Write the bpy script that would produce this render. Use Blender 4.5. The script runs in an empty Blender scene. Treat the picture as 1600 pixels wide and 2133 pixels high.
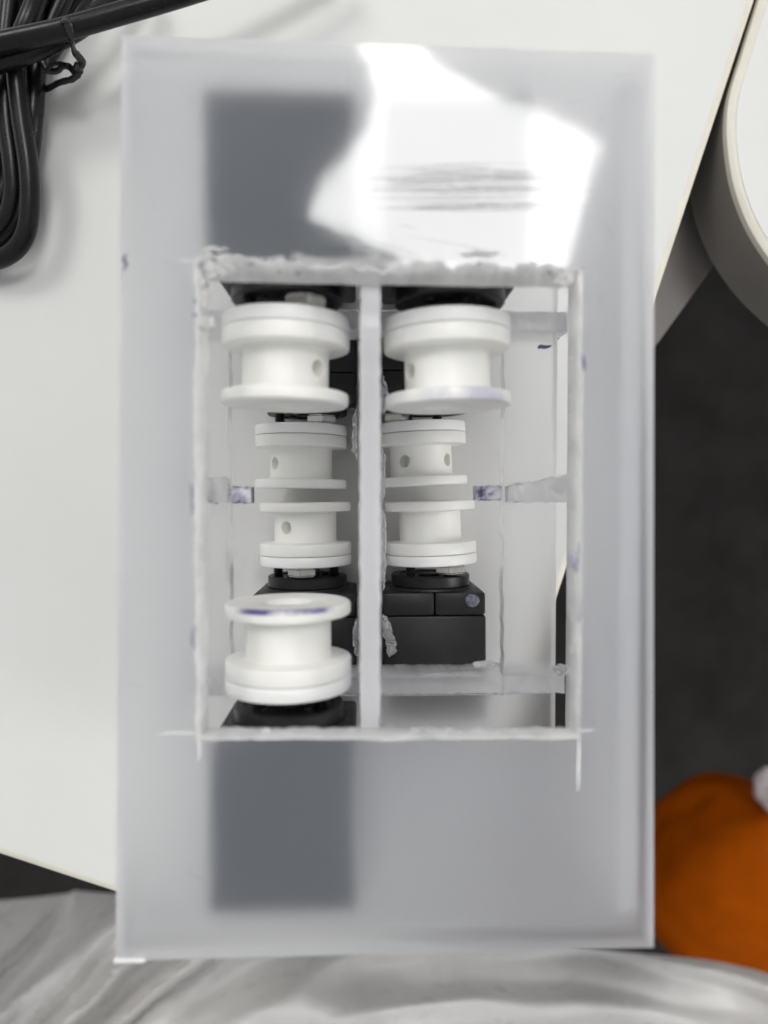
import bpy, bmesh, math, random
from mathutils import Vector, Matrix, noise
random.seed(7)
S = bpy.context.scene
COL = S.collection
MM = 0.001
F = 1479.0                      # focal length in photo pixels (photo is 1600 x 2133)
HC = 203.2                      # camera height above the desk top, mm
NX, NY = 765.0, 1030.0          # photo pixel straight below the camera

# ------------------------------------------------------------------ camera
cam = bpy.data.cameras.new('camera'); camo = bpy.data.objects.new('camera', cam); COL.objects.link(camo)
cam.sensor_fit = 'VERTICAL'; cam.sensor_height = 36.0; cam.sensor_width = 27.0
cam.lens = F / 2133.0 * 36.0
cam.clip_start = 0.005; cam.clip_end = 20.0
_v = Vector(((NX-800)/F, -(NY-1066.5)/F, -1.0)).normalized()
_q = _v.rotation_difference(Vector((0, 0, -1)))
camo.rotation_mode = 'QUATERNION'; camo.rotation_quaternion = _q
camo.location = (0, 0, HC*MM)
cam.dof.use_dof = True; cam.dof.focus_distance = 0.170; cam.dof.aperture_fstop = 9.0
S.camera = camo
_R = _q.to_matrix()
def W(px, py, d):
    """photo pixel + depth below the camera (mm) -> world metres"""
    r = _R @ Vector(((px-800)/F, -(py-1066.5)/F, -1.0))
    r = r * (d / -r.z)
    return Vector((r.x*MM, r.y*MM, (HC-d)*MM))
def Z(d): return (HC-d)*MM

# ------------------------------------------------------------------ world, lamps, exposure
world = bpy.data.worlds.new('World'); S.world = world; world.use_nodes = True
bg = world.node_tree.nodes['Background']
bg.inputs[0].default_value = (0.97, 0.985, 1.0, 1); bg.inputs[1].default_value = 0.47
def area(name, loc, target, sx, sy, power, col):
    l = bpy.data.lights.new(name, 'AREA'); l.shape = 'RECTANGLE'; l.size = sx; l.size_y = sy
    l.energy = power; l.color = col
    o = bpy.data.objects.new(name, l); COL.objects.link(o); o.location = loc
    o.rotation_euler = (Vector(target)-Vector(loc)).to_track_quat('-Z', 'Y').to_euler()
    return o
area('unseen_lamp', (-1.15, 1.45, 1.75), (0, 0, 0), 0.7, 0.7, 17, (1.0, 0.98, 0.95))
area('unseen_lamp', (1.75, -0.45, 0.85), (0, 0, 0), 0.8, 0.8, 13, (1.0, 0.98, 0.95))  # low side lamp, added to model the cushion and the cloth folds
S.view_settings.view_transform = 'Standard'; S.view_settings.look = 'None'
S.view_settings.exposure = 0.10; S.view_settings.gamma = 1.0
S.view_settings.use_curve_mapping = False
S.render.engine = 'CYCLES'
cy = S.cycles
cy.use_denoising = True
try: cy.denoiser = 'OPENIMAGEDENOISE'
except Exception: pass
cy.max_bounces = 32; cy.transmission_bounces = 24; cy.diffuse_bounces = 16; cy.glossy_bounces = 6
cy.transparent_max_bounces = 12; cy.sample_clamp_indirect = 6.0
cy.caustics_refractive = True; cy.caustics_reflective = False

# ------------------------------------------------------------------ materials
MATS = {}
class NT:
    def __init__(s, name):
        s.m = bpy.data.materials.new(name); s.m.use_nodes = True
        s.t = s.m.node_tree; s.t.nodes.clear(); s.out = s.n('ShaderNodeOutputMaterial')
    def n(s, typ, **kw):
        nd = s.t.nodes.new(typ)
        for k, v in kw.items():
            if k[0] == '_': setattr(nd, k[1:], v)
            else:
                key = k.replace('__', ' ')
                nd.inputs[key].default_value = v
        return nd
    def l(s, a, b): s.t.links.new(a, b)
    def noise(s, scale, detail=4, rough=.55, stretch=None, coord='Object', dist=0):
        tc = s.n('ShaderNodeTexCoord'); mp = s.n('ShaderNodeMapping')
        s.l(tc.outputs[coord], mp.inputs[0])
        if stretch: mp.inputs['Scale'].default_value = stretch
        n = s.n('ShaderNodeTexNoise', Scale=scale, Detail=detail, Roughness=rough, Distortion=dist)
        s.l(mp.outputs[0], n.inputs['Vector']); return n
    def ramp(s, fac, stops):
        r = s.n('ShaderNodeValToRGB'); e = r.color_ramp.elements
        while len(e) < len(stops): e.new(0.5)
        for i, (p, c) in enumerate(stops):
            e[i].position = p; e[i].color = (*c, 1) if len(c) == 3 else c
        s.l(fac, r.inputs[0]); return r
    def bump(s, h, strength=.3, dist=.0002, normal=None):
        b = s.n('ShaderNodeBump', Strength=strength, Distance=dist); s.l(h, b.inputs['Height'])
        if normal: s.l(normal, b.inputs['Normal'])
        return b

def principled(name, col, rough=.5, metal=0, spec=.5, var=.08, vscale=120, bumps=(), sss=0, coat=0, rvar=.12, aniso=None, sheen=0):
    m = NT(name); p = m.n('ShaderNodeBsdfPrincipled')
    p.inputs['Metallic'].default_value = metal; p.inputs['Specular IOR Level'].default_value = spec
    p.inputs['Coat Weight'].default_value = coat
    p.inputs['Sheen Weight'].default_value = sheen
    n = m.noise(vscale, 5, .6)
    r = m.ramp(n.outputs[0], [(.3, tuple(c*(1-var) for c in col)), (.7, tuple(min(1, c*(1+var)) for c in col))])
    m.l(r.outputs[0], p.inputs['Base Color'])
    n2 = m.noise(vscale*2.3, 4, .6)
    rr = m.n('ShaderNodeMapRange'); rr.inputs[3].default_value = max(0.02, rough-rvar); rr.inputs[4].default_value = min(1, rough+rvar)
    m.l(n2.outputs[0], rr.inputs[0]); m.l(rr.outputs[0], p.inputs['Roughness'])
    if sss:
        p.inputs['Subsurface Weight'].default_value = sss
        p.inputs['Subsurface Radius'].default_value = (1.0, .9, .75)
        p.inputs['Subsurface Scale'].default_value = .0012
    nrm = None
    for (sc, st, di, stretch) in bumps:
        nb = m.noise(sc, 4, .6, stretch)
        b = m.bump(nb.outputs[0], st, di, nrm); nrm = b.outputs[0]
    if nrm: m.l(nrm, p.inputs['Normal'])
    m.l(p.outputs[0], m.out.inputs[0]); MATS[name] = m.m
    return m, p

def frosted(name, milk, rough, gloss, tint=(.992, .992, .997), milkcol=(.90, .90, .915), bump=None, backs=.5, var=.015, coat=1.5, ior=1.14, vs=55):
    """frosted acrylic sheet: rough refraction + some milky scatter under a clear surface gloss"""
    m = NT(name)
    nv = m.noise(vs, 5, .6)
    rfr = m.n('ShaderNodeBsdfGlass', _distribution='MULTI_GGX', IOR=ior); rfr.inputs['Color'].default_value = (*tint, 1)
    rr = m.n('ShaderNodeMapRange'); rr.inputs[3].default_value = rough*.85; rr.inputs[4].default_value = rough*1.15
    m.l(nv.outputs[0], rr.inputs[0]); m.l(rr.outputs[0], rfr.inputs['Roughness'])
    tr = m.n('ShaderNodeBsdfTranslucent'); df = m.n('ShaderNodeBsdfDiffuse')
    rc = m.ramp(nv.outputs[0], [(.3, tuple(c*(1-var) for c in milkcol)), (.7, tuple(c*(1+var) for c in milkcol))])
    m.l(rc.outputs[0], tr.inputs[0]); m.l(rc.outputs[0], df.inputs[0])
    mk = m.n('ShaderNodeMixShader'); mk.inputs[0].default_value = backs
    m.l(tr.outputs[0], mk.inputs[1]); m.l(df.outputs[0], mk.inputs[2])
    a = m.n('ShaderNodeMixShader'); a.inputs[0].default_value = milk
    m.l(rfr.outputs[0], a.inputs[1]); m.l(mk.outputs[0], a.inputs[2])
    gl = m.n('ShaderNodeBsdfGlossy', Roughness=gloss)
    fr = m.n('ShaderNodeFresnel', IOR=coat)
    ge = m.n('ShaderNodeNewGeometry'); inv = m.n('ShaderNodeMath', _operation='SUBTRACT'); inv.inputs[0].default_value = 1.0
    m.l(ge.outputs['Backfacing'], inv.inputs[1])       # the clear gloss sits on the outer faces only
    mu = m.n('ShaderNodeMath', _operation='MULTIPLY'); m.l(fr.outputs[0], mu.inputs[0]); m.l(inv.outputs[0], mu.inputs[1])
    f = m.n('ShaderNodeMixShader'); m.l(mu.outputs[0], f.inputs[0]); m.l(a.outputs[0], f.inputs[1]); m.l(gl.outputs[0], f.inputs[2])
    if bump:
        nrm = None
        for sc, st, di, stretch in bump:
            nb = m.noise(sc, 4, .6, stretch); b = m.bump(nb.outputs[0], st, di, nrm); nrm = b.outputs[0]
        for nd in (gl, rfr, df): m.l(nrm, nd.inputs['Normal'])
    m.l(f.outputs[0], m.out.inputs[0]); MATS[name] = m.m
    return m

frosted('top_acrylic', .14, .85, .064, coat=1.7, backs=.36, ior=1.2, tint=(.983, .978, .974), milkcol=(.77, .86, 1.0), bump=[(28, .10, .0006, None), (900, .03, .00004, None)])
frosted('shelf_acrylic', .105, .65, .16, backs=.45, coat=1.3, milkcol=(.975, .97, .965), bump=[(40, .1, .0005, None)])
frosted('base_acrylic', .75, .40, .2, backs=.85, milkcol=(.96, .955, .945))
frosted('wall_acrylic', .34, .70, .16, tint=(.955, .955, .965), backs=.5, milkcol=(.985, .98, .98))
frosted('bar_acrylic', .36, .35, .12, ior=1.3, bump=[(90, .35, .0005, (1, 4, 4)), (700, .2, .0001, None)], tint=(.985, .985, .99))
frosted('divider_acrylic', .6, .6, .18, backs=.6, milkcol=(.93, .93, .955), bump=[(420, .5, .0005, (1, .04, 1)), (160, .25, .0003, None)])
frosted('cut_edge', .5, .5, .3, backs=.7, milkcol=(.90, .895, .875), bump=[(300, .7, .0007, None), (1600, .5, .0002, None)], var=.16, vs=300)
frosted('burr', .6, .5, .28, backs=.72, milkcol=(.86, .85, .825), bump=[(380, .8, .0008, None), (1400, .6, .0002, None)], var=.26, vs=260)
frosted('glue', .30, .16, .06, milkcol=(.86, .86, .86), bump=[(260, .5, .0006, None)])
principled('spool_plastic', (.83, .825, .79), .42, var=.02, vscale=90, sss=.35, rvar=.08,
           bumps=[(520, .35, .0003, (1, .04, 1)), (1500, .2, .00012, None)])
principled('disc_plastic', (.83, .828, .81), .40, var=.02, vscale=90, sss=.3, rvar=.08,
           bumps=[(900, .18, .00012, (.25, 1, .25)), (1500, .1, .00008, None)])
principled('servo_plastic', (.0095, .0097, .0108), .45, var=.3, vscale=200, spec=.32, rvar=.1,
           bumps=[(2600, .22, .00006, None), (120, .05, .0004, None)])
principled('horn_plastic', (.008, .008, .0086), .38, spec=.35, var=.2, vscale=200, bumps=[(2200, .15, .00005, None)])
principled('steel', (.52, .50, .46), .16, metal=1, var=.12, vscale=500, rvar=.06, bumps=[(300, .2, .0001, None)])
principled('black_screw', (.012, .012, .013), .3, metal=.6, var=.2)
principled('cable_rubber', (.0045, .0047, .0058), .30, spec=.30, var=.2, vscale=150, bumps=[(900, .08, .0001, None)])
principled('tie_plastic', (.012, .012, .013), .4, var=.2)
principled('desk_laminate', (.69, .69, .672), .48, spec=.35, var=.022, vscale=18, bumps=[(700, .20, .00012, None), (2600, .1, .00004, None)])
principled('edge_band', (.70, .67, .58), .45, var=.05, vscale=80)
principled('desk_side', (.24, .225, .205), .55, var=.06, vscale=60)
principled('frame_metal', (.22, .20, .188), .45, var=.06, vscale=50, metal=.0)
principled('carpet', (.034, .032, .031), .95, spec=.1, var=.25, vscale=14, bumps=[(900, .6, .002, None)])
principled('orange_fabric', (.36, .068, .0005), .8, spec=.04, var=.1, vscale=60, bumps=[(900, .3, .0006, None)])
principled('satin_cloth', (.90, .89, .88), .30, spec=.5, var=.06, vscale=30, sheen=.2, bumps=[(1500, .12, .0002, None)])
principled('white_scrap', (.50, .45, .44), .6)
principled('ink', (.055, .045, .15), .5, var=.3, vscale=900)
principled('scuff', (.11, .125, .155), .4, var=.6, vscale=1300, spec=.6, bumps=[(1200, .8, .0003, None)])
principled('ink_faint', (.30, .29, .36), .6, var=.3, vscale=700)
principled('brown_dirt', (.13, .10, .07), .7, var=.4, vscale=900)
principled('scratch', (.22, .225, .24), .7, var=.2, vscale=900)
principled('bright_cut', (.85, .85, .84), .6, var=.1, vscale=900, bumps=[(1500, .6, .0002, None)])

def ink_spool(name, centre_ang, half, lo, hi, strength, col=(.10, .08, .26)):
    """white print with a marker smear on the rim: mask by angle round the axle and distance along it"""
    m, p = principled(name, (.83, .825, .79), .42, var=.02, vscale=90, sss=.25, rvar=.08,
                      bumps=[(520, .22, .0002, (1, .06, 1)), (1500, .12, .00008, None)])
    old = p.inputs['Base Color'].links[0].from_socket
    tc = m.n('ShaderNodeTexCoord'); sp = m.n('ShaderNodeSeparateXYZ'); m.l(tc.outputs['Object'], sp.inputs[0])
    def math_(op, a, b=None, c=None):
        n = m.n('ShaderNodeMath', _operation=op)
        for i, v in enumerate((a, b, c)):
            if v is None: continue
            if isinstance(v, (int, float)): n.inputs[i].default_value = v
            else: m.l(v, n.inputs[i])
        return n.outputs[0]
    ang = math_('ARCTAN2', sp.outputs[0], sp.outputs[2])
    da = math_('ABSOLUTE', math_('SUBTRACT', ang, centre_ang))
    ma = m.n('ShaderNodeMapRange', _interpolation_type='SMOOTHSTEP'); ma.inputs[1].default_value = half; ma.inputs[2].default_value = half*.55
    m.l(da, ma.inputs[0])
    mid = (lo+hi)/2; wid = (hi-lo)/2
    dy = math_('ABSOLUTE', math_('SUBTRACT', sp.outputs[1], mid))
    my = m.n('ShaderNodeMapRange', _interpolation_type='SMOOTHSTEP'); my.inputs[1].default_value = wid; my.inputs[2].default_value = wid*.4
    m.l(dy, my.inputs[0])
    r2 = math_('ADD', math_('POWER', sp.outputs[0], 2.0), math_('POWER', sp.outputs[2], 2.0))
    mr = m.n('ShaderNodeMapRange'); mr.inputs[1].default_value = .0098**2; mr.inputs[2].default_value = .0108**2; m.l(r2, mr.inputs[0])
    nz = m.noise(110, 3, .6, (1, .5, 1)); nr = m.n('ShaderNodeMapRange'); nr.inputs[1].default_value = .34; nr.inputs[2].default_value = .52
    m.l(nz.outputs[0], nr.inputs[0])
    k = math_('MULTIPLY', math_('MULTIPLY', ma.outputs[0], my.outputs[0]), math_('MULTIPLY', mr.outputs[0], nr.outputs[0]))
    k = math_('MULTIPLY', k, strength)
    mx = m.n('ShaderNodeMix', _data_type='RGBA'); m.l(k, mx.inputs[0]); m.l(old, mx.inputs[6]); mx.inputs[7].default_value = (*col, 1)
    m.l(mx.outputs[2], p.inputs['Base Color'])
ink_spool('spool_smear', .25, .95, -.0010, .0036, .5, (.30, .27, .48))
ink_spool('spool_line', -.05, .95, -.0011, .0011, 1.0, (.09, .07, .25))

m = NT('bar_ink')       # acrylic offcut with marker ink rubbed over it
p = m.n('ShaderNodeBsdfPrincipled', Roughness=.4)
nz = m.noise(190, 4, .6, dist=.5)
r = m.ramp(nz.outputs[0], [(.40, (.03, .027, .08)), (.47, (.34, .325, .42)), (.56, (.56, .55, .60)), (.7, (.70, .69, .70))])
m.l(r.outputs[0], p.inputs['Base Color']); m.l(p.outputs[0], m.out.inputs[0]); MATS['bar_ink'] = m.m

m = NT('lamp_glow'); e = m.n('ShaderNodeEmission', Strength=13.6); e.inputs[0].default_value = (1, .99, .98, 1)
m.l(e.outputs[0], m.out.inputs[0]); MATS['lamp_glow'] = m.m

# ------------------------------------------------------------------ mesh helpers
def obj(name, bm, mat, parent=None, smooth=None, kind=None):
    me = bpy.data.meshes.new(name); bmesh.ops.recalc_face_normals(bm, faces=bm.faces[:])
    bm.to_mesh(me); bm.free()
    if smooth is not None:
        me.shade_smooth(); me.set_sharp_from_angle(angle=math.radians(smooth))
    me.materials.append(MATS[mat])
    o = bpy.data.objects.new(name, me); COL.objects.link(o)
    if parent: o.parent = parent
    if kind: o['kind'] = kind
    return o
def tag(o, label, cat, group=None):
    o['label'] = label; o['category'] = cat
    if group: o['group'] = group
    return o
def empty(name, loc=(0, 0, 0), rot=(0, 0, 0)):
    o = bpy.data.objects.new(name, None); COL.objects.link(o); o.empty_display_size = .01
    o.location = loc; o.rotation_euler = rot; return o
def box_bm(x0, x1, y0, y1, z0, z1, bev=0, seg=2, bm=None):
    b = bmesh.new()
    vs = [b.verts.new((x, y, z)) for z in (z0, z1) for y in (y0, y1) for x in (x0, x1)]
    for q in ((0,1,3,2), (4,6,7,5), (0,4,5,1), (2,3,7,6), (0,2,6,4), (1,5,7,3)): b.faces.new([vs[i] for i in q])
    if bev: bmesh.ops.bevel(b, geom=b.edges[:], offset=bev, segments=seg, profile=.5, affect='EDGES')
    return b
def bx(x0, x1, y0, y1, d0, d1, bev=.25):
    """box in mm; y grows towards the bottom of the photo, d = depth below the camera"""
    return box_bm(x0*MM, x1*MM, -y1*MM, -y0*MM, Z(d1), Z(d0), bev*MM)
def rough_bar(x0, x1, y0, y1, d0, d1, n=26, j=.25, axis=0, skew=None):
    """hand-cut bar: box with many cross-sections and uneven edges, long side on axis 0 (x) or 1 (y)"""
    b = bmesh.new(); rows = []; c = .3
    for i in range(n+1):
        t = i/n; ring = []
        for (u, v) in ((0+c, 0), (1-c, 0), (1, c), (1, 1-c), (1-c, 1), (c, 1), (0, 1-c), (0, c)):
            uu = {c: .08, 1-c: .92}.get(u, u); vv = {c: .08, 1-c: .92}.get(v, v)
            jj = [random.gauss(0, j) for _ in range(2)]
            if axis == 0:
                x = x0+(x1-x0)*t; ya, yb = y0, y1
                if skew: ya = y0+skew[0]*t; yb = y1+skew[1]*t
                ring.append(b.verts.new((x*MM, -(ya+(yb-ya)*uu+jj[0])*MM, Z(d0+(d1-d0)*vv+jj[1]))))
            else:
                y = y0+(y1-y0)*t
                ring.append(b.verts.new(((x0+(x1-x0)*uu+jj[0])*MM, -y*MM, Z(d0+(d1-d0)*vv+jj[1]))))
        rows.append(ring)
    for a, c_ in zip(rows, rows[1:]):
        for k in range(8): b.faces.new((a[k], a[(k+1) % 8], c_[(k+1) % 8], c_[k]))
    b.faces.new(rows[0]); b.faces.new(rows[-1][::-1])
    return b
def lathe(profile, seg=64):
    """profile of (y, r) in mm, turned about the Y axis; ends at r=0 close to a fan"""
    b = bmesh.new(); rings = []
    for y, r in profile:
        if r <= 1e-6: rings.append([b.verts.new((0, y*MM, 0))])
        else: rings.append([b.verts.new((r*MM*math.sin(2*math.pi*k/seg), y*MM, r*MM*math.cos(2*math.pi*k/seg))) for k in range(seg)])
    for a, c in zip(rings, rings[1:]):
        for k in range(seg):
            k2 = (k+1) % seg
            if len(a) == 1 and len(c) == 1: continue
            if len(a) == 1: b.faces.new((a[0], c[k], c[k2]))
            elif len(c) == 1: b.faces.new((a[k], a[k2], c[0]))
            else: b.faces.new((a[k], a[k2], c[k2], c[k]))
    return b
def spline(pts, n):
    """Catmull-Rom through points"""
    P = [Vector(p) for p in pts]; P = [P[0]*2-P[1]]+P+[P[-1]*2-P[-2]]; out = []
    for i in range(1, len(P)-2):
        for k in range(n):
            t = k/n; a, b_, c, d = P[i-1], P[i], P[i+1], P[i+2]
            out.append(.5*((2*b_)+(c-a)*t+(2*a-5*b_+4*c-d)*t*t+(3*b_-a-3*c+d)*t**3))
    out.append(P[-2]); return out
def tube_bm(pts, rad, seg=14, flat=1.0, cap=True):
    """rad: number or function(i, n); flat squashes the section"""
    b = bmesh.new(); n = len(pts); rings = []; up = Vector((0, 0, 1))
    for i, p in enumerate(pts):
        t = (pts[min(i+1, n-1)]-pts[max(i-1, 0)]).normalized()
        s = t.cross(up); s = s.normalized() if s.length > 1e-4 else Vector((1, 0, 0)); u = s.cross(t).normalized()
        ring = []
        for k in range(seg):
            a = 2*math.pi*k/seg; r = rad(i, n, k) if callable(rad) else rad
            ring.append(b.verts.new(p+s*(math.cos(a)*r)+u*(math.sin(a)*r*flat)))
        rings.append(ring)
    for a, c in zip(rings, rings[1:]):
        for k in range(seg): b.faces.new((a[k], a[(k+1) % seg], c[(k+1) % seg], c[k]))
    if cap: b.faces.new(rings[0]); b.faces.new(rings[-1][::-1])
    return b
def join(*bms):
    out = bmesh.new()
    for b in bms:
        me = bpy.data.meshes.new('tmp'); b.to_mesh(me); b.free(); out.from_mesh(me); bpy.data.meshes.remove(me)
    return out
def prism(poly, z0, z1):
    b = bmesh.new(); lo = [b.verts.new((p[0], p[1], z0)) for p in poly]; hi = [b.verts.new((p[0], p[1], z1)) for p in poly]
    b.faces.new(hi); b.faces.new(lo[::-1]); n = len(poly)
    for i in range(n): b.faces.new((lo[i], lo[(i+1) % n], hi[(i+1) % n], hi[i]))
    return b
def loft(loops, closed=True):
    b = bmesh.new(); L = [[b.verts.new(p) for p in lp] for lp in loops]; n = len(L[0])
    pairs = list(zip(L, L[1:]))+([(L[-1], L[0])] if closed else [])
    for a, c in pairs:
        for k in range(n): b.faces.new((a[k], a[(k+1) % n], c[(k+1) % n], c[k]))
    return b
def copy_tree(o, parent=None):
    c = o.copy(); COL.objects.link(c); c.parent = parent
    for ch in [x for x in bpy.data.objects if x.parent == o]: copy_tree(ch, c)
    return c

# ------------------------------------------------------------------ setting: floor
floor = obj('floor', box_bm(-4, 4, -4, 4, Z(930)-.02, Z(930)), 'carpet'); floor['kind'] = 'structure'

# ------------------------------------------------------------------ desks
def desk_outline(pts): return [(p.x, p.y) for p in pts]
def offset_poly(poly, d):
    n = len(poly); out = []
    A = sum(poly[i][0]*poly[(i+1) % n][1]-poly[(i+1) % n][0]*poly[i][1] for i in range(n))
    sg = 1 if A > 0 else -1
    for i in range(n):
        p0, p1, p2 = Vector(poly[i-1]), Vector(poly[i]), Vector(poly[(i+1) % n])
        e1 = (p1-p0).normalized(); e2 = (p2-p1).normalized()
        nn = Vector((-e1.y, e1.x))+Vector((-e2.y, e2.x)); nn.normalize()
        k = max(.5, nn.dot(Vector((-e1.y, e1.x))))
        q = p1+nn*(sg*d/k); out.append((q.x, q.y))
    return out
def make_desk(poly, label, thick=.025):
    root = empty('desk', (0, 0, 0)); tag(root, label, 'desk')
    inn = offset_poly(poly, .0024)
    obj('desk_top', prism(inn, -thick+.0004, 0), 'desk_laminate', root)
    loops = []
    for off, z in ((.0024, -.0002), (.0014, -.0003), (.0002, -.0010), (0, -.0022), (0, -.0030)):
        q = offset_poly(poly, off) if off else poly
        loops.append([(x, y, z) for x, y in q])
    obj('edge_band', loft(loops, False), 'edge_band', root, 40)
    obj('side_panel', loft([[(x, y, -.0030) for x, y in poly], [(x, y, -thick) for x, y in poly]], False), 'desk_side', root, 40)
    return root
def arc_corner(c, d1, d2, r, n=14):
    """rounded 90-degree corner at c between directions d1 (incoming, away from c) and d2"""
    o = c+d1*r+d2*r
    return [o-d2*r*math.cos(a)-d1*r*math.sin(a) for a in [math.pi/2*i/n for i in range(n+1)]]
T0 = HC
a0, a1 = W(1574, 0, T0), W(1374, 605, T0)
b0, b1 = W(0, 1783, T0), W(240, 1862, T0)
da = (a0-a1).normalized(); db = (b0-b1).normalized()
# corner = intersection of the two edges
den = da.x*db.y-da.y*db.x; w = b1-a1; tt = (w.x*db.y-w.y*db.x)/den
corner = a1+da*tt
pts = [corner+da*1.1]+arc_corner(corner, da, db, .060)+[corner+db*1.1, corner+db*1.1+da*1.1]
make_desk(desk_outline(pts), 'white desk top with thin cream edge, under the box and cable')
rp = [W(*p, T0) for p in [(1670, -285), (1582, 0), (1545, 120), (1524, 190), (1517, 240), (1517, 290), (1524, 350), (1537, 405), (1562, 468), (1600, 530), (1650, 590), (1730, 660), (1850, 735), (2500, 1080)]]
rp = spline(rp, 4)
far = [rp[-1]+Vector((.6, 0, 0)), rp[0]+Vector((1.0, .3, 0)), rp[0]+Vector((.1, .4, 0))]
make_desk(desk_outline(rp+far), 'second white desk with rounded corner at the right edge')
# grey steel beam under the gap between the desks
q = [W(*p, 236) for p in [(1575, 390), (1500, 535), (1372, 712), (1300, 815), (1180, 640), (1420, 330)]]
bm = prism([(v.x, v.y) for v in q], Z(262), Z(236)); bmesh.ops.bevel(bm, geom=bm.edges[:], offset=.002, segments=2, affect='EDGES')
tag(obj('desk_frame_beam', bm, 'frame_metal'), 'grey brown steel frame piece below the gap between the desks', 'desk frame')

# ------------------------------------------------------------------ satin cloth, orange cushion, white scrap
def cloth():
    nx, ny = 210, 84
    b = bmesh.new(); g = []
    for j in range(ny+1):
        row = []
        for i in range(nx+1):
            u = -260+2120*i/nx; v0 = j/ny
            if u < 150: top = 1915-(u+260)*.15
            elif u < 1050: top = 1848+(u-150)*.12
            else: top = 1956+(u-1050)*.085+max(0, u-1300)**2*.00035
            top += 6*math.sin(u*.011)
            v = top+(2420-top)*v0
            q = v+.95*u-.00042*u*u+46*noise.noise(Vector((u*.0016, v*.0026, 1.7)))+16*noise.noise(Vector((u*.006, v*.008, 5.7)))
            a_ = u*.75-v*.35
            n1 = noise.noise(Vector((q/112, a_/800, 2.3))); n2 = noise.noise(Vector((q/52, a_/420, 7.9)))
            am = 1.0 if u < 800 else max(.55, 1.0-(u-800)*.001)
            h = am*(34*(.5+.5*math.cos(math.pi*min(1, abs(n1)*2.0)))+5*n2)+14*noise.noise(Vector((u*.0038, v*.005, 3.1)))
            if u < 330: h -= (330-u)*.55*math.exp(-v0*4.5)
            h += .8*noise.noise(Vector((u*.016, v*.02, 8)))
            h -= 30*math.exp(-v0*14)
            row.append(b.verts.new(W(u, v, 345-h)))
        g.append(row)
    for j in range(ny):
        for i in range(nx): b.faces.new((g[j][i], g[j][i+1], g[j+1][i+1], g[j+1][i]))
    bmesh.ops.solidify(b, geom=b.faces[:], thickness=.0012)
    return b
tag(obj('satin_cloth', cloth(), 'satin_cloth', None, 60), 'rumpled silver grey satin cloth in soft folds below the box', 'cloth')

def blob(centre, sx, sy, sz, amp, seed, e=2.6, rot=0):
    b = bmesh.new(); bmesh.ops.create_icosphere(b, subdivisions=5, radius=1)
    for v in b.verts:
        p = v.co; k = (abs(p.x)**e+abs(p.y)**e+abs(p.z)**e)**(-1/e)
        q = p*k
        q = q*(1+amp*noise.noise(p*1.3+Vector((seed, 0, 0)))+amp*.4*noise.noise(p*3+Vector((0, seed, 0))))
        v.co = Matrix.Rotation(rot, 3, 'Z') @ Vector((q.x*sx, q.y*sy, q.z*sz))
        v.co += centre
    return b
c = W(1572, 1850, 610)
tag(obj('orange_cushion', blob(c, .098, .084, .075, .12, 4.2, 2.7, -.42), 'orange_fabric', None, 60),
    'blurred orange cushion on the dark floor at lower right', 'cushion')
c = W(1624, 1640, 560)
tag(obj('crumpled_tissue', blob(c, .018, .020, .012, .3, 1.7, 2.0), 'white_scrap', None, 60),
    'small blurred white tissue beyond the orange cushion', 'tissue')

# ------------------------------------------------------------------ acrylic box
boxr = empty('acrylic_box', (0, 0, 0))
tag(boxr, 'frosted acrylic box with a rough rectangular hole sawn in its top', 'box')
D_TOP, D_BOT = 115.0, 119.0
def contour(corners, counts, jit=0, zf=None, seed=0, extra=None):
    out = []; rnd = random.Random(seed)
    for i in range(4):
        a, b_ = corners[i], corners[(i+1) % 4]; n = counts[i]
        nrm = Vector((-(b_-a).y, (b_-a).x, 0)).normalized()
        for k in range(n):
            t = k/n; p = a.lerp(b_, t)
            if jit and 0 < k:
                s = jit*(noise.noise(Vector((p.x*700, p.y*700, seed)))*.9+rnd.gauss(0, .12)+1.7*noise.noise(Vector((p.x*150, p.y*150, seed+5))))
                if extra: s *= extra[i]
                p = p+nrm*s
            out.append(p)
    return out
cnt = (120, 150, 120, 150)
oc = [W(252, 70, D_TOP), W(1365, 110, D_TOP), W(1363, 1976, D_TOP), W(240, 2004, D_TOP)]
ic = [W(410, 548, D_TOP), W(1208, 560, D_TOP), W(1206, 1534, D_TOP), W(411, 1536, D_TOP)]
icb = [W(432, 584, D_BOT), W(1186, 598, D_BOT), W(1186, 1517, D_BOT), W(430, 1518, D_BOT)]
icm = [a.lerp(b, .35) for a, b in zip(ic, icb)]
def zset(L, d): return [Vector((p.x, p.y, Z(d))) for p in L]
cen = sum(oc, Vector())/4
o_full = contour(oc, cnt); o_in = [p+(cen-p).normalized()*.0002 for p in o_full]
i_top = contour(ic, cnt, .00042, seed=3, extra=(2.2, .6, .5, .7)); i_mid = contour(icm, cnt, .00042, seed=9, extra=(.9, .6, .5, .7)); i_bot = contour(icb, cnt, .00036, seed=17, extra=(.25, .7, .6, .8))
_oc = [ic[0]+Vector((-.0016, .0022, 0)), ic[1]+Vector((.0016, .0022, 0)), ic[2]+Vector((.0016, -.0016, 0)), ic[3]+Vector((-.0016, -.0016, 0))]
i_flat = contour(_oc, cnt)       # smooth line round the hole; the ragged edge stays inside it
i_m2 = [a.lerp(b, .7) for a, b in zip(i_mid, i_bot)]
top = obj('top_plate', loft([zset(o_full, D_BOT-.3), zset(o_full, D_TOP+.4), zset(o_in, D_TOP), zset(i_flat, D_TOP), zset(i_top, D_TOP), zset(i_mid, D_TOP+.7), zset(i_m2, D_BOT-.8), zset(i_bot, D_BOT), zset(i_flat, D_BOT), zset(o_in, D_BOT)]), 'top_acrylic', boxr)
top.data.materials.append(MATS['wall_acrylic'])
_n = sum(cnt)
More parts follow.
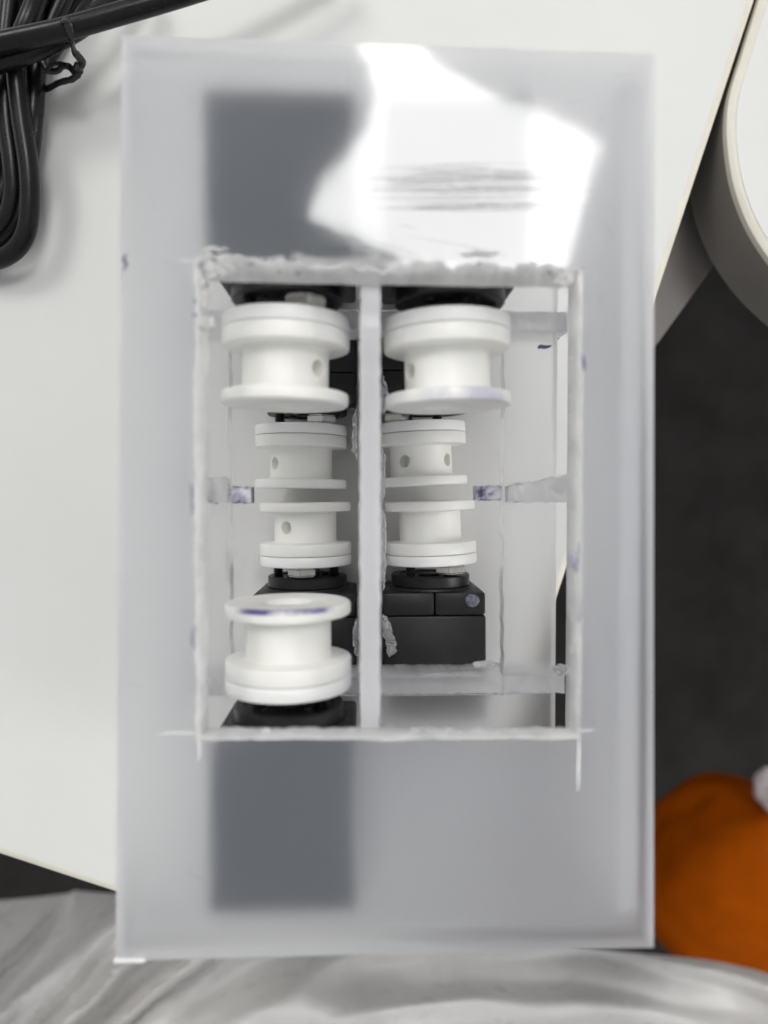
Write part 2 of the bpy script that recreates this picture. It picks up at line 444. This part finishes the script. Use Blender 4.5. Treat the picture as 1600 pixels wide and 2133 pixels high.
for f_ in top.data.polygons:
    if f_.index < 2*_n: f_.material_index = 1
# sawn edge skin: thin milky band lining the hole
def shrink(L, k): 
    c_ = sum(L, Vector())/len(L); return [p+(c_-p).normalized()*k for p in L]
obj('sawn_edge', loft([zset(shrink(i_top, .00005), D_TOP-.12), zset(shrink(i_mid, .00045), D_TOP+.9), zset(shrink(i_m2, .0004), D_BOT-1.1), zset(shrink(i_bot, .0002), D_BOT+.1), zset(shrink(i_bot, -.0004), D_BOT-.2), zset(shrink(i_mid, -.0003), D_TOP+1.0), zset(shrink(i_top, -.0005), D_TOP-.10)]), 'cut_edge', top, 80)
def burr(p, q, n, r0, r1, seed, lift=0.0, wob=.0005, flat=.6):
    rnd = random.Random(seed); a, b_ = Vector(p), Vector(q); pts = []
    nrm = Vector((-(b_-a).y, (b_-a).x, 0)).normalized()
    for i in range(n+1):
        t = i/n; c_ = a.lerp(b_, t)
        pts.append(c_+nrm*(wob*1.6*noise.noise(Vector((i*.21, seed, 0)))+rnd.gauss(0, wob*.25))+Vector((0, 0, lift+rnd.gauss(0, wob*.15))))
    def rad(i, n_, k):
        t = i/(n_-1); env = min(1, t*12, (1-t)*12)
        base = r0+(r1-r0)*max(0, .5+.9*noise.noise(Vector((i*.16, seed*3.1, 0))))
        return max(.00008, base*(.25+.75*env)*(1+.35*noise.noise(Vector((i*.5, k*.9, seed)))))
    return tube_bm(pts, rad, 9, flat)
for (pa, pb, n, r0, r1, sd, lf) in [
        ((428, 550), (800, 548), 150, .0003, .0019, 1, -.0009),
        ((780, 548), (1195, 566), 150, .00025, .0015, 2, -.0009),
        ((414, 560), (424, 690), 40, .0006, .0016, 3, -.0008),
        ((414, 640), (416, 1510), 200, .0002, .0006, 4, -.0006),
        ((1203, 570), (1200, 800), 70, .0003, .0008, 5, -.0010),
        ((1202, 780), (1202, 1525), 170, .0002, .0005, 6, -.0010),
        ((415, 1530), (790, 1530), 110, .0002, .0005, 7, -.0006),
        ((780, 1530), (1200, 1528), 110, .0002, .0006, 8, -.0006)]:
    obj('burr', burr(W(*pa, D_TOP+1), W(*pb, D_TOP+1), n, r0, r1, sd, lf), 'burr', top, 70)
# lumps of melted plastic in the corners
for (px, py, rr, sd) in [(437, 558, 1.9, 1), (458, 562, 1.3, 2), (420, 590, 1.0, 3), (480, 554, 1.3, 6), (1178, 580, 1.7, 4), (1195, 568, 1.2, 5), (428, 528, .9, 8)]:
    obj('melt_lump', blob(W(px, py, D_TOP+1.2), rr*MM, rr*MM*.8, rr*MM*.6, .45, sd, 2), 'burr', top, 70)
# marks on the top surface: saw overcuts, scratches, ink
def ribbon(pts, wd, dz=.00004, taper=True):
    b = bmesh.new(); n = len(pts); A = []
    for i, p in enumerate(pts):
        t = (pts[min(i+1, n-1)]-pts[max(i-1, 0)]); t.z = 0; t.normalize(); s = Vector((-t.y, t.x, 0))
        k = wd*(math.sin(math.pi*min(1, max(.03, (i+.3)/(n-.4))))**.6 if taper else 1)
        A.append([b.verts.new(p+s*k*.5+Vector((0, 0, dz-.00003))), b.verts.new(p+Vector((0, 0, dz+wd*.12))), b.verts.new(p-s*k*.5+Vector((0, 0, dz-.00003)))])
    for a, c_ in zip(A, A[1:]):
        for k in range(2): b.faces.new((a[k], a[k+1], c_[k+1], c_[k]))
    return b
def mark(name, px, wd, mat, jit=.4, n=6):
    pts = spline([W(x+random.gauss(0, jit), y+random.gauss(0, jit), D_TOP) for x, y in px], n)
    return obj(name, ribbon(pts, wd*MM), mat, top)
mark('saw_overcut', [(1206, 1528), (1206, 1570), (1205, 1610), (1204, 1650)], .42, 'bright_cut')
mark('saw_overcut', [(1195, 1524), (1220, 1522), (1243, 1520)], .22, 'bright_cut')
mark('saw_overcut', [(325, 1529), (370, 1527), (420, 1529)], .25, 'bright_cut')
mark('saw_overcut', [(413, 1520), (415, 1560), (414, 1588)], .3, 'bright_cut')
mark('saw_overcut', [(368, 541), (395, 543), (420, 546)], .22, 'bright_cut')
mark('saw_overcut', [(1210, 556), (1210, 590), (1211, 640)], .5, 'bright_cut')
obj('corner_chip', bx(*(lambda a, b: (a.x*1000, b.x*1000, -a.y*1000-.55, -a.y*1000+.15))(W(236, 2004, D_TOP), W(302, 2004, D_TOP)), D_TOP-.1, D_TOP+1.2, .15), 'bright_cut', top)
mark('ink_mark', [(264, 528), (258, 540), (263, 550), (257, 564)], .45, 'ink')
mark('ink_mark', [(1213, 735), (1216, 755), (1216, 775)], .4, 'ink')
mark('ink_smudge', [(1192, 1146), (1191, 1160), (1195, 1176), (1203, 1192)], 1.3, 'ink_faint', 1.5)
mark('ink_smudge', [(1210, 1100), (1207, 1150), (1208, 1200)], .35, 'ink_faint', 2)
mark('ink_smudge', [(404, 1305), (406, 1330), (402, 1352)], .9, 'ink_faint', 2)
mark('ink_smudge', [(402, 1010), (400, 1040), (402, 1075)], .5, 'ink_faint', 2)
mark('ink_smudge', [(1209, 1240), (1207, 1280), (1208, 1320)], .4, 'ink_faint', 2)
mark('ink_mark', [(1209, 560), (1211, 556), (1214, 560)], .4, 'ink')
sc = []
for i in range(64):
    y = 345+92*random.random()**.9; x0 = 770+random.random()*120; x1 = 1090+random.random()*150
    if i % 3 == 0: x1 = x0+120+random.random()*160
    y2 = y+random.uniform(-8, 6)
    pts = spline([W(x0, y, D_TOP), W(x0*.66+x1*.34, y+random.uniform(-3, 4), D_TOP), W(x0*.33+x1*.67, y2+random.uniform(-4, 3), D_TOP), W(x1, y2, D_TOP)], 5)
    sc.append(ribbon(pts, random.uniform(.03, .075)*MM, .00003))
for (xa, ya, xb, yb) in [(850, 492, 1060, 535), (770, 500, 900, 545), (830, 470, 870, 480), (690, 520, 800, 520)]:
    sc.append(ribbon(spline([W(xa, ya, D_TOP), W((xa+xb)/2, (ya+yb)/2-4, D_TOP), W(xb, yb, D_TOP)], 6), .06*MM, .00003))
for i in range(14):     # stray hairlines over the rest of the plate
    x, y = random.choice([(random.uniform(260, 400), random.uniform(100, 1950)), (random.uniform(1220, 1350), random.uniform(150, 1950)), (random.uniform(300, 1300), random.uniform(1580, 1950))])
    a_ = random.uniform(0, math.pi); ln = random.uniform(15, 60)
    sc.append(ribbon(spline([W(x, y, D_TOP), W(x+ln*.5*math.cos(a_)+3, y+ln*.5*math.sin(a_), D_TOP), W(x+ln*math.cos(a_), y+ln*math.sin(a_), D_TOP)], 4), random.uniform(.015, .035)*MM, .00003))
s_ = obj('scratches', join(*sc), 'scratch', top); s_['kind'] = 'stuff'
# chips along the upper saw cut
for i, (px, py, ln) in enumerate([(1000, 528, 80), (450, 518, 50), (1090, 552, 30)]):
    pts = [W(px+ln*(t/6-.5), py+3*math.sin(t*1.9+i)+random.gauss(0, 1), D_TOP-.25) for t in range(7)]
    obj('chip', tube_bm(pts, lambda k, n, j: .00028*(.3+math.sin(math.pi*(k+.5)/n))*(1+.4*noise.noise(Vector((k*.8, j*.7, px)))), 7, .45), 'cut_edge', top, 70)
for i in range(18):   # dark flecks stuck in the melted edge
    px = random.choice([random.uniform(425, 640), random.uniform(425, 1180), random.uniform(405, 440)]); py = random.uniform(538, 572) if px > 440 else random.uniform(540, 700)
    obj('dirt_fleck', blob(W(px, py, D_TOP-.3), .00012+random.random()*.00028, .0001+random.random()*.00018, .00015, .4, i, 2), ('ink_faint', 'brown_dirt', 'ink')[i % 3], top)

obj('end_wall', bx(-39.6, 46.2, -71.2, -68.7, D_BOT+.05, 199), 'shelf_acrylic', boxr)
obj('side_wall', bx(42.5, 46.2, -68.6, 71.7, D_BOT+.05, 150.5), 'wall_acrylic', boxr)
obj('end_wall', bx(-39.6, 46.0, 72.4, 73.5, D_BOT+.05, 199), 'shelf_acrylic', boxr)
div = obj('divider', rough_bar(-1.5, 2.5, -37.2, 40.6, D_BOT+.06, 198.9, 60, .06, 1), 'divider_acrylic', boxr, 50)
obj('base_plate', bx(-39.6, 41, -71.2, 73.4, 199.05, 203.1), 'base_acrylic', boxr)
def c_shape(sg):
    """half of the mid shelf: C round the opening, on one side of the divider"""
    xo, xi, xc = (39.4 if sg > 0 else 41.0), 28.4, (2.6 if sg > 0 else 1.6)
    P = [(xc, -68.6), (xo, -68.6), (xo, 71.7), (xc, 71.7), (xc, 42.0)]
    n = 40
    P += [(xc+(xi-xc)*t/12, 42.0) for t in range(1, 12)]
    P += [(xi+random.gauss(0, .12)+.25*noise.noise(Vector((t*.4, sg, 0))), 42-80*t/n) for t in range(n+1)]
    P += [(xi-(xi-xc)*t/12, -38.0) for t in range(1, 13)]
    return [(sg*x*MM, -y*MM) for x, y in P]
shelves = {}
for sg in (-1, 1):
    sh = obj('shelf', prism(c_shape(sg), Z(151), Z(147)), 'shelf_acrylic', boxr); shelves[sg] = sh
    xa, xb = (2.7, 41.4) if sg > 0 else (-41.4, -1.7)
    obj('shelf_lip', rough_bar(xa, xb, 37.8, 41.9, 147.0, 158, 40, .10), 'bar_acrylic', sh, 50)
    obj('shelf_lip', rough_bar(xa, xb, -38.0, -33.6, 147.0, 157, 40, .10), 'bar_acrylic', sh, 50)
# bars across the middle of the side ledges and the sawn stubs at their inner ends
obj('cross_bar', rough_bar(28.6, 41.2, -1.6, 1.6, 143.5, 146.95, 14, .12, 0, (-2.6, 0)), 'bar_acrylic', shelves[1], 50)
obj('cross_bar', rough_bar(-41.2, -28.2, -3.4, 1.6, 143.5, 146.95, 14, .25, 0, (0, 0)), 'bar_acrylic', shelves[-1], 50)
obj('bar_stub', rough_bar(22.9, 28.3, -1.9, 1.2, 149, 153.5, 8, .14), 'bar_ink', shelves[1], 50)
obj('bar_stub', rough_bar(-24.3, -28.3, -1.6, 1.9, 149, 153.5, 8, .14), 'bar_ink', shelves[-1], 50)
obj('ink_mark', ribbon(spline([W(1121, 727, 146.5), W(1125, 722, 146.5), W(1136, 723, 146.5), W(1150, 720, 146.5)], 5), .8*MM), 'ink', shelves[1])
# hot glue along the divider
def glue_bead(px, d, r, seed, wob=1.0):
    pts = spline([W(x, y, d) for x, y in px], 10)
    rnd = random.Random(seed)
    pts = [p+Vector((rnd.gauss(0, .00012)*wob, 0, rnd.gauss(0, .0003))) for p in pts]
    return tube_bm(pts, lambda i, n, k: r*MM*min(1, .2+4*i/n, .2+4*(n-1-i)/n)*(1+.55*noise.noise(Vector((i*.35, k*.5, seed)))), 9)
for px, d, r, sd in [([(797, 785), (801, 820), (799, 862)], 152, .75, 1), ([(741, 850), (739, 905), (742, 960)], 160, .5, 2),
                     ([(797, 1060), (800, 1110), (799, 1180), (798, 1230)], 168, .65, 3), ([(797, 930), (799, 990), (797, 1050)], 165, .45, 7),
                     ([(798, 1280), (806, 1310), (815, 1345), (812, 1366)], 160, 1.1, 4),
                     ([(743, 1290), (741, 1330), (744, 1368)], 158, .7, 5), ([(785, 1490), (789, 1505), (786, 1522)], 121, .6, 6)]:
    obj('glue_bead', glue_bead(px, d, r, sd), 'glue', div, 60)
obj('glue_drop', blob(W(479, 1180, 152), .0008, .0040, .0016, .15, 3, 2), 'glue', shelves[-1], 60)
for sd, (px, py, rx, ry) in enumerate([(448, 1018, 3.2, 2.2), (430, 1025, 2.0, 2.0), (1165, 1012, 1.2, 1.6), (1010, 1384, 2.6, .8), (1170, 1395, 1.6, 1.2)]):
    obj('glue_drop', blob(W(px, py, 145), rx*MM, ry*MM, .0011, .3, sd+3, 2), 'glue', shelves[-1 if px < 700 else 1], 60)

# ------------------------------------------------------------------ servos
SW, SL, SH = 25.2, 29.6, 24.7
def make_servo(loc, end, label, rz=0, SL=SL):
    """origin on the axle at the front face; body runs along +Y locally"""
    r = empty('servo_motor', loc, (0, 0, (0 if end < 0 else math.pi)+rz))
    tag(r, label, 'servo', 'servos inside the acrylic box')
    h = SW/2*MM; hz = SH/2*MM
    obj('front_case', box_bm(-h, -.00006, 0, .0057, -hz, hz, .0007), 'servo_plastic', r, 40)
    obj('front_case', box_bm(.00006, h, 0, .0057, -hz, hz, .0007), 'servo_plastic', r, 40)
    obj('rear_case', box_bm(-h-.0001, h+.0001, .0058, SL*MM, -hz, hz, .0006), 'servo_plastic', r, 40)
    obj('output_boss', lathe([(.0002, 0), (.0002, 11.2), (-.55, 11.0), (-.6, 0)], 48), 'servo_plastic', r, 35)
    hn = obj('horn', lathe([(-.5, 0), (-.5, 9.9), (-.8, 10.25), (-3.2, 10.3), (-3.5, 10.0), (-3.5, 8.6), (-3.1, 8.4), (-3.1, 3.2), (-3.6, 3.0), (-3.6, 0)], 64), 'horn_plastic', r, 35)
    for k in range(4):
        a = math.pi/4+k*math.pi/2
        b = lathe([(0, 0), (0, 1.1), (-.5, 1.0), (-.5, .45), (-.15, .4), (-.15, 0)], 16)
        bmesh.ops.translate(b, verts=b.verts[:], vec=(math.sin(a)*.0058, -.0031, math.cos(a)*.0058))
        obj('horn_screw', b, 'black_screw', hn, 35)
    return r
# ------------------------------------------------------------------ spools
def spool_mesh():
    # along +Y from the front face (y=0) to the joint (y=13.6)
    prof = [(1.2, 0), (1.2, 4.2), (.25, 4.6), (0, 5.0), (0, 11.4), (.25, 11.75), (.6, 11.85), (1.9, 11.85), (2.25, 11.7), (2.4, 11.4), (2.45, 8.6), (2.75, 8.15), (3.1, 8.05),
            (9.8, 8.05), (10.2, 8.2), (10.4, 8.7), (10.45, 11.4), (10.6, 11.75), (10.9, 11.88), (13.2, 11.88), (13.45, 11.8), (13.5, 11.5), (13.5, 0)]
    o = obj('reel', lathe(prof, 96), 'spool_plastic')
    cuts = []
    for a in (0, math.pi/2):
        b = bmesh.new(); bmesh.ops.create_cone(b, cap_ends=True, segments=24, radius1=.00165, radius2=.00165, depth=.012)
        bmesh.ops.translate(b, verts=b.verts[:], vec=(0, 0, .0105)); bmesh.ops.rotate(b, verts=b.verts[:], matrix=Matrix.Rotation(a, 3, 'Y'))
        bmesh.ops.translate(b, verts=b.verts[:], vec=(0, .0064, 0))
        c_ = obj('cutter', b, 'spool_plastic'); cuts.append(c_)
        md = o.modifiers.new('hole', 'BOOLEAN'); md.object = c_; md.operation = 'DIFFERENCE'; md.solver = 'EXACT'
    bpy.context.view_layer.update()
    me = bpy.data.meshes.new_from_object(o.evaluated_get(bpy.context.evaluated_depsgraph_get()))
    o.modifiers.clear()
    for c_ in cuts: bpy.data.objects.remove(c_)
    old = o.data; bpy.data.objects.remove(o); bpy.data.meshes.remove(old)
    me.shade_smooth(); me.set_sharp_from_angle(angle=math.radians(35))
    return me
REEL = spool_mesh(); REEL.name = 'reel'
def hex_nut():
    b = bmesh.new(); R = .0041; h = .0024; loops = []
    for y, k in ((0, .90), (.0003, 1), (h-.0003, 1), (h, .90)):
        loops.append([(R*k*math.sin(math.pi/3*i+.2), y, R*k*math.cos(math.pi/3*i+.2)) for i in range(6)])
    L = [[b.verts.new(p) for p in lp] for lp in loops]
    for a, c_ in zip(L, L[1:]):
        for i in range(6): b.faces.new((a[i], a[(i+1) % 6], c_[(i+1) % 6], c_[i]))
    b.faces.new(L[0]); b.faces.new(L[-1][::-1])
    bmesh.ops.bevel(b, geom=b.edges[:], offset=.00022, segments=2, affect='EDGES')
    return b
def screw():
    prof = [(0, 0)]; y = 0
    while y < 3.0: prof += [(y, .95), (y+.17, 1.3), (y+.36, 1.3), (y+.46, .95)]; y += .52
    prof += [(3.1, .95), (3.1, 0)]
    return lathe(prof, 18)
def make_spool(loc, end, hole, nutang, label, tilt=0, roll=0, mat=None, nutr=7.3, mute=()):
    """origin on the axle at the front face; +Y local points to the servo"""
    r = empty('cable_spool', loc, (roll, 0, (0 if end < 0 else math.pi)+tilt)); r['label'] = label; r['category'] = 'spool'; r['group'] = 'white spools on the servos'
    me = REEL
    if mat:
        me = REEL.copy(); me.materials.clear(); me.materials.append(MATS[mat])
        me.transform(Matrix.Rotation((1 if end < 0 else -1)*hole, 4, 'Y'))
    o = bpy.data.objects.new('reel', me); COL.objects.link(o); o.parent = r
    flip = 1 if end < 0 else -1
    o.rotation_euler = (0, flip*hole, 0)
    if mat: o.rotation_euler = (0, 0, 0)
    d = obj('mounting_disc', lathe([(13.62, 0), (13.62, 11.5), (13.75, 11.8), (13.95, 11.9), (15.9, 11.9), (16.2, 11.75), (16.3, 11.4), (16.3, 0)], 96), 'disc_plastic', r, 35)
    for k in range(4):
        if k in mute: continue
        a = flip*nutang+k*math.pi/2
        b = hex_nut() if k == 0 else screw()
        bmesh.ops.translate(b, verts=b.verts[:], vec=(math.sin(a)*nutr*MM, .0163, math.cos(a)*nutr*MM))
        obj('nut' if k == 0 else 'screw', b, 'steel' if k == 0 else 'black_screw', d, 35)
    return r
R_ = math.radians
FRONT = 22.5
units = [ # (key, cx, yfront, axle depth, end, hole, nut, tilt, roll, mat, servo?)
    ('utl', -15.4, -16.6, 134.4, -1, R_(54), R_(32), R_(-1), 0, None, 'large near white spool left of the divider at top of the hole', 'black servo behind the near upper left spool, seen through frosted plate'),
    ('utr', 15.3, -16.4, 134.4, -1, R_(-156), R_(110), R_(1.5), 0, 'spool_smear', 'near white spool at upper right with lavender smear on its rim', 'black servo behind the near upper right spool, under the bright glare'),
    ('ubl', -15.0, 20.2, 134.4, 1, R_(-75), R_(150), R_(.5), 0, 'spool_line', 'near white spool at lower left with purple ink line on its rim', 'black servo behind the near lower left spool with purple ink line'),
    ('ltl', -17.3, -1.5, 186.4, -1, R_(-142), R_(47), R_(-.5), 0, None, 'shaded deep white spool left of divider, just below the large upper left spool', 'deep black servo hidden below the near upper left spool'),
    ('ltr', 14.4, -2.2, 186.4, -1, R_(-36), R_(-56), R_(2.5), 0, None, 'shaded deep white spool right of divider with two holes in its drum', 'deep black servo hidden below the near upper right spool'),
    ('lbl', -16.2, 2.0, 186.4, 1, R_(-33), R_(0), R_(.6), 0, None, 'deep white spool left of divider with one round dark hole facing up', 'deep black servo at left, mostly behind the spool with purple ink line'),
    ('lbr', 16.3, 1.7, 186.4, 1, R_(-140), R_(38), R_(2), 0, None, 'deep white spool right of divider, above the exposed black servo', 'black servo fully exposed at lower right with a glue drop on its corner')]
for key, cx, yf, d, end, hole, nut, tilt, roll, mat, lab, slab in units:
    make_spool((cx*MM, -yf*MM, Z(d)), end, hole, nut, lab, tilt, roll, mat, 7.3, mute=(2,))
    sx = {'utl': -14.9, 'ubl': -14.8, 'utr': 15.5, 'ltl': -15.6, 'ltr': 15.6, 'lbl': -15.6, 'lbr': 16.6}[key]
    sv = make_servo((sx*MM, -(yf+end*FRONT)*MM, Z(d)), end, slab, tilt*.2, 31.6 if d > 150 else (29.0 if end < 0 else 29.6))
    if key == 'lbr':
        b = blob(Vector((0, 0, 0)), .0017, .0016, .0004, .12, 2, 2)
        bmesh.ops.translate(b, verts=b.verts[:], vec=(-.0093, .0020, SH/2*MM+.0002))
        obj('scuff_mark', b, 'scuff', sv, 60)

# ------------------------------------------------------------------ coiled black cable and twist tie
cb = empty('coiled_cable', (W(20, 200, T0).x, W(20, 200, T0).y, 0))
tag(cb, 'black rubber cable coiled in loops on the desk at upper left', 'cable')
cb_inv = Vector(cb.location)
def cable(px, r=2.55):
    pts = spline([W(x, y, d)-cb_inv for x, y, d in px], 12)
    return obj('cable_loop', tube_bm(pts, r*MM, 16), 'cable_rubber', cb, 60)
cable([(-140, 125, 182), (-60, 108, 182), (0, 90, 182), (132, 61, 182), (250, 28, 183), (350, -1, 184), (460, -35, 186), (700, -110, 192)], 2.6)
cable([(-140, 165, 187), (-60, 148, 187), (0, 130, 187), (60, 110, 187), (112, 88, 188), (170, 55, 189), (240, 0, 192), (290, -60, 195)], 2.5)
cable([(160, -120, 196), (95, -40, 192), (60, 40, 190), (38, 100, 191), (35, 150, 191), (44, 240, 192), (60, 350, 193), (62, 430, 194), (52, 490, 195), (22, 528, 196), (-30, 545, 197), (-120, 540, 198)])
cable([(200, -120, 197), (150, -40, 196), (110, 40, 196), (85, 100, 196), (76, 150, 196), (70, 240, 196), (62, 320, 198), (50, 400, 199), (34, 460, 200), (0, 505, 200.4), (-80, 540, 200.4)])
cable([(60, -120, 195), (30, -40, 194), (18, 40, 194), (12, 120, 194), (14, 240, 195), (26, 340, 196), (28, 410, 197), (8, 465, 198), (-40, 500, 199), (-100, 510, 200)])
cable([(110, -120, 199), (70, -40, 199), (48, 40, 199), (52, 130, 199), (52, 230, 199), (30, 340, 200), (10, 400, 200.4), (-30, 440, 200.4)])
cable([(20, -120, 198), (0, -40, 198), (-8, 60, 198), (-10, 180, 199), (-2, 300, 199.5), (-20, 420, 200.4), (-80, 470, 200.4)])
cable([(240, -120, 200.4), (195, -40, 200.4), (150, 20, 200.4), (115, 90, 200.4), (62, 170, 200.4), (40, 260, 200.4), (10, 330, 200.4), (-50, 380, 200.4)])
tie = empty('twist_tie', W(130, 140, T0)); tag(tie, 'thin black twist tie with a knotted end holding the cable loops', 'twist tie')
ti = Vector(tie.location)
def strip(px, r, fl=.55):
    pts = spline([W(x, y, d)-ti for x, y, d in px], 8)
    return obj('tie_strip', tube_bm(pts, lambda i, n, k: r*MM*(1+.18*noise.noise(Vector((i*.4, 1, 2)))), 8, fl), 'tie_plastic', tie, 60)
strip([(120, 62, 186), (134, 42, 178.6), (142, 52, 178.8), (148, 78, 181), (155, 105, 186), (168, 124, 189), (172, 132, 190), (164, 141, 190), (156, 135, 189)], 1.0)
strip([(163, 138, 190), (166, 150, 191), (152, 164, 192), (124, 172, 194), (100, 184, 197), (60, 196, 201)], .95)
strip([(160, 156, 191), (148, 142, 192), (134, 137, 192), (118, 148, 193), (100, 146, 193), (88, 128, 193), (60, 112, 194)], .9)
strip([(140, 136, 191), (122, 132, 192), (108, 136, 192), (96, 148, 193), (92, 152, 193)], .6)

# ------------------------------------------------------------------ unseen light panel, its outline cut to shape the glare on the top plate
ZL = 1.70
def refl(px, py):
    p = W(px, py, D_TOP); k = (ZL-p.z)/(HC*MM-p.z)
    return (p.x+p.x*k, p.y+p.y*k)
poly = [(800, 60), (858, 72), (905, 130), (985, 175), (1100, 222), (1190, 262), (1250, 298), (1235, 350), (1205, 450), (1182, 560), (1140, 610), (900, 590), (810, 520), (720, 480), (642, 440), (668, 385), (720, 318), (765, 262), (782, 200), (778, 140), (748, 92), (760, 64)]  # glare outline, projected back to give the panel its shape
pl = [refl(*p) for p in poly]
tag(obj('glare_shaped_light', prism(pl, ZL, ZL+.02), 'lamp_glow'), 'unseen light panel shaped to mirror as the white glare on the top plate', 'lamp')
